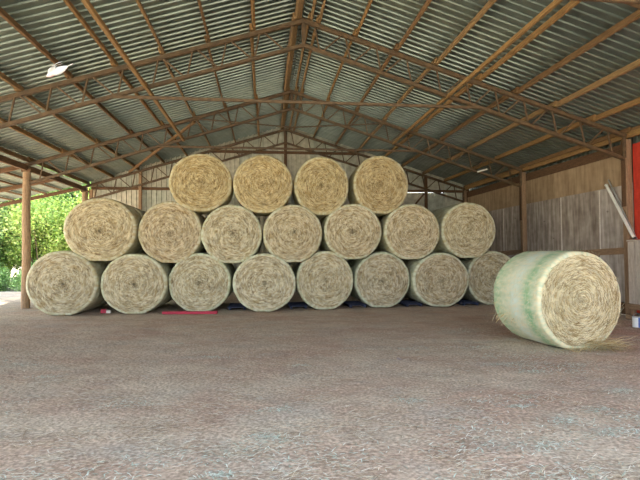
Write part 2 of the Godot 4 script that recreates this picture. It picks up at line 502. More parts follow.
# ------------------------------------------------------------------ ground
func build_ground() -> void:
	var m := MB.new()
	var nx := 170
	var nz := 210
	var p := PackedVector3Array()
	var c := PackedColorArray()
	var clay := lin(212, 188, 168)
	var dust := lin(222, 205, 185)
	var red := lin(204, 172, 153)
	var grey := lin(206, 198, 186)
	var x0 := -12.0
	var x1 := 9.0
	var z0 := -22.0
	var z1 := 0.5
	for a in nz:
		for b in nx:
			var x := lerpf(x0, x1, float(b) / (nx - 1))
			var z := lerpf(z0, z1, float(a) / (nz - 1))
			var h := 0.010 * noise.get_noise_2d(x * 1.3, z * 1.3) + 0.004 * noise.get_noise_2d(x * 6.0, z * 6.0)
			p.append(Vector3(x, h - 0.012, z))
			var t := clampf(0.5 + 1.5 * noise.get_noise_2d(x * 0.5 + 40.0, z * 0.9), 0.0, 1.0)
			var col := clay.lerp(dust, t)
			col = col.lerp(red, clampf(0.9 * noise.get_noise_2d(x * 0.55 - 30.0, z * 0.8 + 9.0), 0.0, 0.7))
			col = col.lerp(grey, clampf(1.1 * noise.get_noise_2d(x * 0.8 + 11.0, z * 1.3 - 50.0) - 0.1, 0.0, 0.6))
			var g := 1.0 + 0.22 * noise.get_noise_2d(x * 2.2, z * 3.4 + 90.0)
			c.append(Color(col.r * g, col.g * g, col.b * g))
	grid_into(m, p, c, nz, nx, false, Vector3.UP)
	var f := part("floor", m.mesh(), M.floor, self)
	tag(f, "packed reddish dirt floor of the barn", "", "", "structure")
	# the land outside
	var g := MB.new()
	var gp := PackedVector3Array()
	var gc := PackedColorArray()
	for a in 61:
		for b in 61:
			var x := (b - 30) * 3.0
			var z := (a - 30) * 3.0 - 8.0
			gp.append(Vector3(x, -0.05 + 0.01 * noise.get_noise_2d(x * 0.2, z * 0.2), z))
			gc.append(lin(166, 164, 146).lerp(lin(196, 190, 178), clampf(0.5 + noise.get_noise_2d(x * 0.3, z * 0.3), 0.0, 1.0)))
	grid_into(g, gp, gc, 61, 61, false, Vector3.UP)
	tag(part("ground_outside", g.mesh(), M.hay, self), "open grassy ground around the barn", "", "", "structure")
	# straw lying about
	var blade := MB.new()
	blade.quad(Vector3(-0.5, 0, -0.5), Vector3(0, 0.08, -0.5), Vector3(0, 0.08, 0.5), Vector3(-0.5, 0, 0.5), Vector3.UP)
	blade.quad(Vector3(0, 0.08, -0.5), Vector3(0.5, 0, -0.3), Vector3(0.5, 0, 0.3), Vector3(0, 0.08, 0.5), Vector3.UP)
	var mm := MultiMesh.new()
	mm.transform_format = MultiMesh.TRANSFORM_3D
	mm.use_colors = true
	mm.mesh = blade.mesh()
	var tr := []
	var cols := []
	var tones := [lin(236, 228, 208), lin(222, 208, 182), lin(206, 188, 158), lin(230, 232, 222), lin(150, 126, 104), lin(244, 240, 228), lin(132, 110, 92), lin(170, 146, 122)]
	var green := [lin(214, 226, 218), lin(188, 206, 194), lin(232, 238, 230), lin(160, 174, 160)]
	var tries := 0
	while tr.size() < 90000 and tries < 700000:
		tries += 1
		var z := -2.2 - pow(rng.randf(), 1.5) * 15.0
		var x := rng.randf_range(-9.5, 8.3)
		var d := noise.get_noise_2d(x * 0.9 + 5.0, z * 1.5 + 3.0) + 0.5 * noise.get_noise_2d(x * 3.0, z * 4.0)
		if rng.randf() > clampf(0.36 + 1.5 * d, 0.05, 1.0): continue
		var L := rng.randf_range(0.03, 0.10) if rng.randf() < 0.95 else rng.randf_range(0.1, 0.26)
		var wd := rng.randf_range(0.003, 0.0055)
		var turn := rng.randfn(0.0, 0.5)
		var bs := Basis(Vector3.UP, turn) * Basis(Vector3(0, 0, 1), rng.randfn(0.0, 0.06)) * Basis.from_scale(Vector3(L, L * 0.25, wd))
		tr.append(Transform3D(bs, Vector3(x, rng.randf_range(0.0, 0.008), z)))
		cols.append(tones[rng.randi() % tones.size()])
	# pale clumps of chopped hay on the dirt
	for k in 150:
		var cz := -2.4 - pow(rng.randf(), 2.2) * 7.5
		var cx := rng.randf_range(-6.5, 6.5)
		var cr := rng.randf_range(0.08, 0.42)
		for q in int(60 + cr * 260):
			var off := Vector2(rng.randfn(0, cr), rng.randfn(0, cr * 0.42))
			var L := rng.randf_range(0.015, 0.06)
			var bs := Basis(Vector3.UP, rng.randfn(0.0, 0.9)) * Basis(Vector3(0, 0, 1), rng.randfn(0.0, 0.12)) * Basis.from_scale(Vector3(L, L, rng.randf_range(0.004, 0.008)))
			tr.append(Transform3D(bs, Vector3(cx + off.x, rng.randf_range(0.0, 0.012), cz + off.y)))
			cols.append(green[rng.randi() % green.size()])
	mm.instance_count = tr.size()
	for k in tr.size():
		mm.set_instance_transform(k, tr[k])
		mm.set_instance_color(k, cols[k])
	var o := MultiMeshInstance3D.new()
	o.multimesh = mm
	o.material_override = M.hay
	o.name = "scattered_straw"
	add_child(o)
	tag(o, "dry straw and chopped hay scattered over the dirt floor", "straw", "", "stuff")

# ------------------------------------------------------------------ bales
func bale(called: String, label: String, at: Vector3, w: float, h: float, length: float, turn: float, sd: int, tint: Color, green: float, fine: bool, group: String) -> Node3D:
	var o := base(called, at, turn)
	tag(o, label, "hay bale", group)
	var r := RandomNumberGenerator.new()
	r.seed = sd
	var nz := FastNoiseLite.new()
	nz.seed = sd
	nz.frequency = 1.0
	nz.fractal_octaves = 2
	var a := w / 2
	var b := h / 2
	var na := 240 if fine else 132
	var nr := 74 if fine else 42
	var spin := r.randf() * TAU
	var outline := []
	for k in na:
		var t := TAU * k / na
		var wob := 1.0 + 0.014 * nz.get_noise_2d(cos(t) * 1.3, sin(t) * 1.3)
		var s := sin(t)
		var y := b * s * wob
		if s < 0.0: y = maxf(-b * 0.985, y * 1.012)       # sagged flat where it rests
		outline.append(Vector2(a * cos(t) * wob, y + b * 0.985))
	var cen := Vector2(0, b * 0.985)
	# end face: rolled layers of hay, relief and colour of the layers
	var pale := lin(216, 207, 176)
	var tan := lin(168, 151, 113)
	var brown := lin(110, 92, 64)
	var gry := lin(184, 180, 160)
	var p := PackedVector3Array()
	var c := PackedColorArray()
	var eye := Vector2(r.randf_range(-0.05, 0.05), r.randf_range(-0.05, 0.05))
	for i in nr:
		var q := 0.93 * (i + 0.4) / (nr - 0.6)
		for k in na:
			var t := TAU * k / na
			var ol: Vector2 = outline[k]
			var d := (ol - cen) * q + eye * (1.0 - q)
			var cx := cos(t)
			var sy := sin(t)
			var kk := 0.7 + q * 1.3
			var band := nz.get_noise_3d(cx * kk * 1.6, sy * kk * 1.6, q * 8.0 + spin)
			var warp := 0.05 * nz.get_noise_3d(cx * 2.0, sy * 2.0, q * 3.0)
			var fibre := nz.get_noise_3d(cx * kk * 2.6 + 9.0, sy * kk * 2.6, (q + warp) * (64.0 if fine else 40.0))
			var fibre2 := nz.get_noise_3d(cx * kk * 4.0 - 9.0, sy * kk * 4.0, (q + warp) * (30.0 if fine else 20.0))
			var lay := (q + warp) * 13.0 - (t + spin) / TAU
			var crease := absf(lay - floor(lay) - 0.5) * 2.0
			var zz := 0.025 * (1.0 - q * q) + 0.016 * fibre + 0.014 * band + 0.012 * fibre2 - 0.018 * pow(crease, 6.0)
			if q < 0.1: zz -= 0.02 * (1.0 - q / 0.1)
			p.append(Vector3(cen.x + d.x, cen.y + d.y, zz))
			var col := tan.lerp(pale, clampf(0.46 + 0.9 * fibre + 1.9 * band, 0.0, 1.0))
			col = col.lerp(brown, clampf(-2.2 * fibre2 - 0.12 + 1.0 * nz.get_noise_3d(cx * 1.5, sy * 1.5, q * 4.0 + 60.0), 0.0, 0.85))
			col = col.lerp(gry, clampf(0.25 + 0.9 * nz.get_noise_3d(cx * 3.0 + 30.0, sy * 3.0, q * 14.0), 0.0, 0.6))
			if q < 0.13: col = col.lerp(brown, 0.55 * (0.5 + fibre))
			c.append(Color(col.r * tint.r, col.g * tint.g, col.b * tint.b))
	var m := MB.new()
	grid_into(m, p, c, nr, na, true, Vector3(0, 0, 1))
	# close the eye of the roll
	var k0 := m.v.size()
	m.v.append(Vector3(cen.x + eye.x, cen.y + eye.y, 0.0)); m.n.append(Vector3(0, 0, 1)); m.c.append(Color(brown.r * tint.r, brown.g * tint.g, brown.b * tint.b)); m.uv.append(Vector2.ZERO)
	for k in na: m.i.append_array([k0, (k + 1) % na, k])
	part("rolled_face", m.mesh(), M.hay, o)
	# rear face, plainer
	var mb := MB.new()
	p = PackedVector3Array(); c = PackedColorArray()
	for i in 8:
		for k in range(0, na, 3):
			var q := 0.95 * i / 7.0
			var ol: Vector2 = outline[k]
			var fb := nz.get_noise_3d(cos(TAU * k / na) * 3.0, sin(TAU * k / na) * 3.0, q * 20.0)
			p.append(Vector3(cen.x + (ol.x - cen.x) * q, cen.y + (ol.y - cen.y) * q, -length - 0.01 * fb))
			var col := tan.lerp(pale, clampf(0.5 + fb, 0, 1))
			c.append(Color(col.r * tint.r, col.g * tint.g, col.b * tint.b))
	grid_into(mb, p, c, 8, na / 3, true, Vector3(0, 0, -1))
	part("rear_face", mb.mesh(), M.hay, o)
	# net wrap: turned over the rim, round the roll, over the rear rim
	var rings := [[0.915, 0.012], [0.95, 0.008], [0.978, -0.008], [0.994, -0.03], [1.0, -0.07]]
	var nl := 26 if fine else 8
	for k in range(1, nl): rings.append([1.0 + 0.006 * sin(PI * k / nl), lerpf(-0.07, -length + 0.07, float(k) / nl)])
	rings.append_array([[1.0, -length + 0.07], [0.985, -length + 0.015], [0.93, -length - 0.004]])
	p = PackedVector3Array(); c = PackedColorArray()
	var net_a := lin(208, 210, 188)
	var net_b := lin(176, 190, 160)
	var net_c := lin(138, 178, 138)
	var net_d := lin(204, 216, 208)
	for ri in rings.size():
		for k in na:
			var t := TAU * k / na
			var ol: Vector2 = outline[k]
			var f: float = -rings[ri][1] / length
			var q: float = rings[ri][0]
			var lump := 0.010 * nz.get_noise_3d(cos(t) * 3.0, sin(t) * 3.0, f * 4.0) + 0.004 * nz.get_noise_3d(cos(t) * 12.0, sin(t) * 12.0, f * 9.0)
			var d := (ol - cen) * (q + lump)
			if cen.y + d.y < 0.0: d.y = -cen.y
			p.append(Vector3(cen.x + d.x, cen.y + d.y, rings[ri][1]))
			var nn := nz.get_noise_3d(cos(t) * 9.0, sin(t) * 9.0, f * 6.0 + 5.0)
			var col := net_a.lerp(net_b, clampf(0.45 + nn, 0.0, 1.0))
			if fine:      # dyed bands of the net show where it lies thickest
				var wv := f + 0.03 * nz.get_noise_3d(cos(t) * 2.0, sin(t) * 2.0, 3.0)
				var g1 := exp(-pow((wv - 0.20) / 0.085, 2.0))
				var g2 := exp(-pow((wv - 0.95) / 0.16, 2.0)) * 0.7
				var bl := exp(-pow((wv - 0.47) / 0.11, 2.0))
				col = net_a.lerp(net_b, clampf(0.35 + nn, 0.0, 1.0))
				col = col.lerp(net_c, clampf((g1 + g2) * (1.0 + 0.8 * nn), 0.0, 1.0))
				col = col.lerp(net_d, clampf(bl * (0.7 + nn), 0.0, 1.0))
				col = col.lerp(lin(222, 208, 170), clampf(1.5 * nz.get_noise_3d(cos(t) * 26.0, sin(t) * 26.0, f * 16.0) + (0.35 if f < 0.07 else -0.15), 0.0, 0.7))
			else:
				col = col.lerp(Color(tan.r * 1.2, tan.g * 1.2, tan.b * 1.2), clampf(0.75 - green + 0.8 * nn, 0.0, 0.9))
			c.append(Color(col.r * lerpf(1.0, tint.r, 0.5), col.g * lerpf(1.0, tint.g, 0.5), col.b * lerpf(1.0, tint.b, 0.5)))
	var mn := MB.new()
	grid_into(mn, p, c, rings.size(), na, true, Vector3.UP, Vector3(cen.x, cen.y, -length / 2))
	part("net_wrap", mn.mesh(), M.net, o)
	# loose stalks standing off the face
	var st := MB.new()
	var tones := [lin(228, 219, 190), lin(200, 185, 148), lin(166, 146, 106), lin(212, 207, 184), lin(124, 104, 72)]
	for k in (2600 if fine else 620):
		var q := sqrt(r.randf()) * 0.92
		var t := r.randf() * TAU
		var arc := r.randf_range(0.05, 0.18) / maxf(q * a, 0.1)
		var dr := r.randfn(0.0, 0.02)
		var z0 := 0.025 * (1.0 - q * q) + r.randf_range(0.002, 0.022)
		var wd := r.randf_range(0.0035, 0.008) * (0.75 if fine else 1.0)
		var tn: Color = tones[r.randi() % tones.size()]
		var col := Color(tn.r * tint.r, tn.g * tint.g, tn.b * tint.b)
		var prev := Vector3.ZERO
		for s in 3:
			var ts := t + arc * (s - 1) * 0.5
			var qs := q + dr * (s - 1)
			var pt := Vector3(cen.x + a * qs * cos(ts), cen.y + b * qs * sin(ts), z0 + (0.004 if s == 1 else 0.0) + r.randf_range(-0.004, 0.008))
			if s > 0:
				var rad := Vector3(cos(ts), sin(ts), 0.35).normalized() * wd * 0.5
				st.quad(prev - rad, prev + rad, pt + rad, pt - rad, Vector3(0, 0, 1), col)
			prev = pt
	if fine:          # stalks poking through the net all round the roll
		for k in 1500:
			var t := r.randf() * TAU
			var zz := -r.randf() * length
			var dirv := Vector3(-sin(t), cos(t), r.randfn(0.0, 0.5)).normalized() * r.randf_range(0.03, 0.12)
			var out := Vector3(cos(t), sin(t), 0)
			var p0 := Vector3(cen.x + a * 1.008 * cos(t), cen.y + b * 1.008 * sin(t), zz)
			if p0.y < 0.05: continue
			var p1 := p0 + dirv + out * r.randf_range(-0.004, 0.02)
			var sd3 := dirv.cross(out).normalized() * r.randf_range(0.0015, 0.0035)
			var tn: Color = [lin(226, 220, 190), lin(206, 198, 160), lin(190, 206, 180), lin(216, 222, 204)][r.randi() % 4]
			st.quad(p0 - sd3, p0 + sd3, p1 + sd3, p1 - sd3, out, tn)
	var so := part("loose_straw", st.mesh(), M.hay, o)
	so.set_meta("kind", "stuff")
	return o

func straw_tuft(parent: Node, at: Vector3, n: int, dir: Vector3, spread: Vector3, lmin: float, lmax: float, sd: int) -> void:
	var r := RandomNumberGenerator.new()
	r.seed = sd
	var st := MB.new()
	var tones := [lin(222, 206, 160), lin(200, 178, 128), lin(172, 144, 94), lin(206, 204, 172)]
	for k in n:
		var p0 := at + Vector3(r.randfn(0, spread.x), absf(r.randfn(0, spread.y)), r.randfn(0, spread.z))
		p0.y = maxf(p0.y, 0.006)
		var d := (dir + Vector3(r.randfn(0, 0.55), r.randfn(0, 0.22), r.randfn(0, 0.45))).normalized()
		var L := r.randf_range(lmin, lmax)
		var side := d.cross(Vector3(0.2, 1, 0.4)).normalized() * r.randf_range(0.002, 0.0045)
		var p1 := p0 + d * L * 0.5
		var p2 := p0 + d * L + Vector3(0, -0.12 * L, 0)
		p1.y = maxf(p1.y, 0.006); p2.y = maxf(p2.y, 0.004)
		var tn: Color = tones[r.randi() % 4]
		var nn := side.cross(d).normalized()
		st.quad(p0 - side, p0 + side, p1 + side, p1 - side, nn, tn)
		st.quad(p1 - side, p1 + side, p2 + side * 0.5, p2 - side * 0.5, nn, tn)
	var o := part("frayed_straw", st.mesh(), M.hay, parent)
	o.set_meta("kind", "stuff")

func build_bales() -> void:
	var G := "round hay bales in the stack"
	var ord := ["first", "second", "third", "fourth", "fifth", "sixth", "seventh", "eighth"]
	# x, bottom y, front z, width, height, tint, green net
	var rows := [
		["ground row", [[-5.10, 0.0, -12.84, 1.74, 1.66], [-3.35, 0.0, -12.88, 1.68, 1.57], [-1.70, 0.0, -12.98, 1.62, 1.58], [0.0, 0.0, -12.78, 1.66, 1.55], [1.64, 0.0, -13.02, 1.58, 1.62], [3.29, 0.0, -13.22, 1.60, 1.58], [4.96, 0.0, -13.10, 1.66, 1.55], [6.66, 0.0, -13.4, 1.62, 1.59]]],
		["middle row", [[-4.19, 1.37, -12.88, 1.80, 1.65], [-2.46, 1.31, -12.95, 1.64, 1.64], [-0.86, 1.29, -12.90, 1.60, 1.57], [0.76, 1.30, -12.86, 1.60, 1.57], [2.42, 1.37, -12.96, 1.62, 1.54], [4.10, 1.35, -12.98, 1.61, 1.57], [5.78, 1.38, -13.05, 1.64, 1.60]]],
		["top row", [[-1.67, 2.67, -12.92, 1.64, 1.55], [-0.03, 2.63, -12.90, 1.60, 1.58], [1.56, 2.58, -12.94, 1.50, 1.62], [3.22, 2.62, -12.98, 1.56, 1.64]]]]
	var hay_light_tints := [  # own hay tone per bale, plus warm bounce above and cool daylight painted in
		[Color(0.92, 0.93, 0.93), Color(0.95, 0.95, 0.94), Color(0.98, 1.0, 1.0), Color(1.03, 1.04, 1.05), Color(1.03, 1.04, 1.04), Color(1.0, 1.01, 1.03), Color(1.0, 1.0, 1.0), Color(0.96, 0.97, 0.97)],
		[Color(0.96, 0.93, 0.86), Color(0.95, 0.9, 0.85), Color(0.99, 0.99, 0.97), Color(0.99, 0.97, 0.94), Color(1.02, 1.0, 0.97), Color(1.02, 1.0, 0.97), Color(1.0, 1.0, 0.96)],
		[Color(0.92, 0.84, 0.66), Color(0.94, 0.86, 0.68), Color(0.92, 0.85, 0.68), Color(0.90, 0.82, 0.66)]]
	var greens := [[0.35, 0.5, 0.6, 0.5, 0.55, 0.85, 0.7, 0.6], [0.2, 0.2, 0.5, 0.4, 0.5, 0.45, 0.45], [0.15, 0.15, 0.3, 0.25]]
	for a in 3:
		for k in rows[a][1].size():
			var q: Array = rows[a][1][k]
			var label := "round hay bale, %s of the stack's %s counting from the open side" % [ord[k], rows[a][0]]
			bale("hay_bale", label, Vector3(q[0], q[1], q[2]), q[3], q[4], 1.22, rng.randf_range(-0.03, 0.03), 100 + a * 20 + k, hay_light_tints[a][k], greens[a][k], false, G)
	for a in 2:          # the rows standing behind, seen only through the gaps
		for k in rows[a][1].size():
			var q: Array = rows[a][1][k]
			bale("hay_bale", "hay bale in the hidden row behind the %s %s bale of the stack" % [ord[k], rows[a][0]], Vector3(q[0] + 0.02, q[1], q[2] - 1.42), q[3] - 0.02, q[4], 1.22, 0.0, 300 + a * 20 + k, hay_light_tints[a][k], greens[a][k], false, "round hay bales in the rear rows")
	var lb := bale("hay_bale", "round hay bale in pale green net standing alone on the floor", Vector3(4.9, 0.0, -7.0), 1.54, 1.555, 1.22, 0.1, 777, Color(1.22, 1.21, 1.14), 0.9, true, "")
	straw_tuft(lb, Vector3(0.30, 0.05, 0.06), 420, Vector3(0.9, -0.05, 0.25), Vector3(0.20, 0.05, 0.07), 0.12, 0.36, 5)
	straw_tuft(lb, Vector3(0.05, 0.02, 0.05), 160, Vector3(0.2, -0.05, 0.7), Vector3(0.30, 0.02, 0.06), 0.08, 0.2, 6)
	straw_tuft(lb, Vector3(-0.74, 0.42, -0.85), 26, Vector3(-0.9, -0.35, 0.2), Vector3(0.02, 0.03, 0.1), 0.1, 0.22, 7)
	straw_tuft(lb, Vector3(0.55, 0.35, 0.03), 60, Vector3(0.3, 0.2, 0.5), Vector3(0.10, 0.2, 0.02), 0.06, 0.16, 8)

# ------------------------------------------------------------------ small things
func build_small() -> void:
	# blue pallets wedged between the ground row bales
	var gaps := [[-0.85, "third and fourth"], [0.84, "fourth and fifth"], [2.52, "fifth and sixth"], [4.16, "sixth and seventh"], [5.84, "seventh and eighth"]]
	for g in gaps:
		var o := base("wooden_pallet", Vector3(g[0] + 0.1, 0, -13.35), rng.randf_range(-0.05, 0.05))
		tag(o, "narrow blue painted pallet on the dirt between the %s ground row bales" % g[1], "pallet", "blue pallets under the stack")
		for x in [-0.2, 0.2]: beam("stringer", Vector3(x, 0.03, -0.02), Vector3(x, 0.03, -1.1), 0.05, 0.06, M.blue_board, o)
		for k in 5: beam("deck_board", Vector3(-0.26, 0.072, -0.06 - k * 0.245), Vector3(0.26, 0.072, -0.06 - k * 0.245), 0.11, 0.022, M.blue_board, o)
	var rb := base("red_timber", Vector3(-1.9, 0.0, -12.62), -0.13)
	tag(rb, "red painted timber lying in front of the third ground row bale", "timber")
	beam("board", Vector3(-0.70, 0.04, 0), Vector3(0.70, 0.04, 0), 0.06, 0.07, M.red_board, rb)
	beam("end_cleat", Vector3(0.62, 0.045, -0.05), Vector3(0.70, 0.045, -0.05), 0.05, 0.07, M.red_board, rb)
	var rs := base("red_block", Vector3(-4.16, 0.0, -13.25))
	tag(rs, "small red and white block on the dirt between the first two bales", "block")
	beam("red_end", Vector3(-0.11, 0.05, 0), Vector3(0.03, 0.05, 0), 0.08, 0.10, M.red_board, rs)
	beam("white_end", Vector3(0.03, 0.035, 0.0), Vector3(0.13, 0.035, 0.0), 0.08, 0.07, M.white_pipe, rs)
	# feed cupboard by the wall
	var fb := base("feed_cupboard", Vector3(8.20, 0.0, -9.40))
	tag(fb, "tall cupboard of weathered grey boards standing by the side wall", "cupboard")
	for k in 3: beam("side_board", Vector3(0.0, 0.36, -0.105 - k * 0.205), Vector3(0.0, 1.75 + 0.012 * (k % 2), -0.105 - k * 0.205), 0.03, 0.192, M.grey_board, fb, Vector3(0, 0, 1))
	for k in 2: beam("front_board", Vector3(0.11 + k * 0.182, 0.36, 0), Vector3(0.11 + k * 0.182, 1.74, 0), 0.17, 0.03, M.grey_board, fb, Vector3(0, 0, 1))
	beam("top_board", Vector3(0.19, 1.775, 0.02), Vector3(0.19, 1.775, -0.64), 0.42, 0.03, M.grey_board, fb)
	beam("base_board", Vector3(-0.012, 0.295, 0.02), Vector3(-0.012, 0.295, -0.64), 0.05, 0.12, M.post_wood, fb)
	beam("floor_board", Vector3(0.19, 0.375, -0.02), Vector3(0.19, 0.375, -0.6), 0.33, 0.03, M.post_wood, fb)
	for x in [0.05, 0.34]:
		for z in [-0.05, -0.56]: beam("leg", Vector3(x, 0, z), Vector3(x, 0.36, z), 0.08, 0.08, M.post_wood, fb, Vector3(0, 0, 1))
	beam("skid", Vector3(0.0, 0.055, 0.04), Vector3(0.0, 0.055, -0.66), 0.12, 0.11, M.post_wood, fb)
	# can
	var cn := base("paint_can", Vector3(7.47, 0, -8.95))
	tag(cn, "small white and blue can on the dirt beside the grey cupboard", "can")
	var m := MB.new()
	for seg in [[lin(232, 238, 240), -0.6, 1.9], [lin(92, 122, 190), 1.9, TAU - 0.6]]:
		for k in 12:
			var a0: float = lerpf(seg[1], seg[2], k / 12.0)
			var a1: float = lerpf(seg[1], seg[2], (k + 1) / 12.0)
			var p0 := Vector3(-cos(a0 - 0.6), 0, sin(a0 - 0.6)) * 0.075
			var p1 := Vector3(-cos(a1 - 0.6), 0, sin(a1 - 0.6)) * 0.075
			m.quad(p0, p1, p1 + Vector3(0, 0.2, 0), p0 + Vector3(0, 0.2, 0), (p0 + p1).normalized(), seg[0])
	part("body", m.mesh(), M.paint, cn)
	var rim := MB.new()
	tube_into(rim, [Vector3(0, 0.198, 0), Vector3(0, 0.206, 0), Vector3(0, 0.214, 0)], [0.078, 0.08, 0.077], 20, lin(170, 176, 180))
	part("lid", rim.mesh(), M.paint, cn)
	var hd := MB.new()
	var hp := []
	var hr := []
	for k in 9:
		hp.append(Vector3(0.075 * cos(PI * k / 8.0), 0.19 + 0.085 * sin(PI * k / 8.0), 0)); hr.append(0.004)
	tube_into(hd, hp, hr, 6, lin(150, 154, 158))
	part("handle", hd.mesh(), M.paint, cn)
	# poles leaning on the wall
	var wp := base("white_pole", Vector3(8.27, 1.79, -9.92))
	tag(wp, "white pipe leaning from the grey cupboard against the plywood wall", "pipe")
	var wm := MB.new()
	var tip := Vector3(8.53, 3.20, -11.10) - wp.position
	tube_into(wm, [Vector3(0, 0.04, 0), tip], [0.034, 0.034], 14)
	part("pipe", wm.mesh(), M.white_pipe, wp)
	var cm := MB.new()
	tube_into(cm, [tip * 0.985, tip * 1.004], [0.04, 0.04], 14)
	part("end_cap", cm.mesh(), M.white_pipe, wp)
	var gp := base("grey_rod", Vector3(8.34, 1.79, -9.92))
	tag(gp, "thin grey rod leaning on the wall beside the white pipe", "rod")
	var gm := MB.new()
	var gt := Vector3(8.56, 3.33, -11.06) - gp.position
	tube_into(gm, [Vector3(0, 0.02, 0), gt * 0.5 + Vector3(0, -0.01, 0), gt], [0.017, 0.017, 0.017], 10)
	part("rod", gm.mesh(), M.grey_pipe, gp)
	# lamp tube fixed to the truss
	var lt := base("strip_lamp", Vector3(7.06, 4.19, -14.85), 0.0)
	tag(lt, "short pale strip fitting on the bottom chord of a truss", "strip lamp")
	beam("housing", Vector3(-0.16, -0.03, 0), Vector3(0.16, 0.06, 0), 0.06, 0.05, M.white_pipe, lt)
	beam("bracket", Vector3(0, 0.0, -0.02), Vector3(0, 0.03, -0.09), 0.03, 0.03, M.grey_pipe, lt)
	# small blue scrap on the floor
	var sc := base("blue_scrap", Vector3(0.0, 0.0, 0.0))
	sc.position = Vector3(1.89, 0.004, -6.72)
	tag(sc, "tiny blue plastic scrap on the open dirt floor", "scrap")
	var sm := MB.new()
	for k in 4:
		var a := k * 1.3
		var pa := Vector3(cos(a) * 0.02, 0.004 + 0.005 * k, sin(a) * 0.02)
		sm.quad(pa, pa + Vector3(0.035, 0.006, 0.008), pa + Vector3(0.03, 0.012, 0.035), pa + Vector3(-0.004, 0.002, 0.028), Vector3.UP, lin(96, 104, 178))
	part("film", sm.mesh(), M.paint, sc)

func build_bird() -> void:
	var at := Vector3(-1.70, 3.055, -4.18)
	var o := base("bird", at)
	tag(o, "small pale bird in flight below the roof sheets", "bird")
	var fwd := Vector3(-0.158, -0.107, 0.03).normalized()      # towards the head
	var up := Vector3(-0.25, 0.9, 0.35)
	var side := fwd.cross(up).normalized()
	up = side.cross(fwd).normalized()
	var m := MB.new()
	var white := lin(240, 238, 232)
	var rosy := lin(226, 188, 182)
	var greyb := lin(176, 178, 180)
	var st := [[0.088, 0.003], [0.082, 0.008], [0.070, 0.0165], [0.058, 0.019], [0.046, 0.0165], [0.025, 0.024], [0.0, 0.027], [-0.03, 0.022], [-0.055, 0.012], [-0.07, 0.008], [-0.098, 0.012], [-0.11, 0.003]]
	var p := PackedVector3Array()
	var c := PackedColorArray()
	for s in st.size():
		for k in 14:
			var a := TAU * k / 14
			var rx: float = st[s][1]
			var ry: float = rx * (0.3 if s >= 9 else 0.95)
			p.append(fwd * st[s][0] + side * cos(a) * rx * (1.5 if s >= 9 else 1.0) + up * sin(a) * ry)
			c.append(rosy if (st[s][0] > 0.04 and sin(a) < 0.2) else (greyb if sin(a) > 0.55 else white))
	grid_into(m, p, c, st.size(), 14, true, up, Vector3.ZERO)
	for sg in [-1.0, 1.0]:          # wings swept back along the body
		var wpn := PackedVector3Array()
		var wc := PackedColorArray()
		for k in 6:
			var f := k / 5.0
			var root: Vector3 = fwd * (0.035 - 0.085 * f * f) + side * sg * (0.015 + 0.06 * sin(f * 1.5)) + up * (0.012 + 0.028 * sin(f * 2.2))
			var ch := 0.036 * (1.0 - f * 0.85)
			for e in 5:
				var ang := TAU * e / 5
				wpn.append(root + fwd * ch * cos(ang) + up * 0.003 * sin(ang) * (1.0 - f * 0.7))
				wc.append(white.lerp(greyb, 0.3 * f))
		grid_into(m, wpn, wc, 6, 5, true, up)
	part("body", m.mesh(), M.paint, o).scale = Vector3.ONE * 1.2

# ------------------------------------------------------------------ plants
func foliage(leaves: int, rad: Vector3, sd: int, cols: Array, leaf: float) -> ArrayMesh:
	var r := RandomNumberGenerator.new()
	r.seed = sd
	var m := MB.new()
	var lumps := []
	for k in 34:
		var d := Vector3(r.randfn(), r.randfn(), r.randfn()).normalized()
		lumps.append([Vector3(d.x * rad.x, d.y * rad.y, d.z * rad.z) * pow(r.randf(), 0.4) * 0.8, r.randf_range(0.22, 0.42), r.randi() % cols.size()])
	for k in leaves:
		var l: Array = lumps[r.randi() % lumps.size()]
		var d := Vector3(r.randfn(), r.randfn() * 0.75, r.randfn()).normalized() * pow(r.randf(), 0.45)
		var rr: float = l[1]
		var p: Vector3 = l[0] + Vector3(d.x * rad.x, d.y * rad.y, d.z * rad.z) * rr
		var dir := Vector3(r.randfn(), r.randfn() * 0.5 - 0.4, r.randfn()).normalized()
		var sd2 := dir.cross(Vector3(r.randfn(), r.randfn(), r.randfn())).normalized()
		var L := leaf * r.randf_range(0.6, 1.3)
		var W := L * 0.26
		var nn := dir.cross(sd2).normalized()
		if nn.y < 0.0: nn = -nn
		var cc: Color = cols[l[2]] if r.randf() < 0.6 else cols[r.randi() % cols.size()]
		var g := r.randf_range(0.75, 1.25)
		m.quad(p - dir * L * 0.5, p + sd2 * W + nn * L * 0.05, p + dir * L * 0.5, p - sd2 * W + nn * L * 0.05, nn, Color(cc.r * g, cc.g * g, cc.b * g))
	return m.mesh()

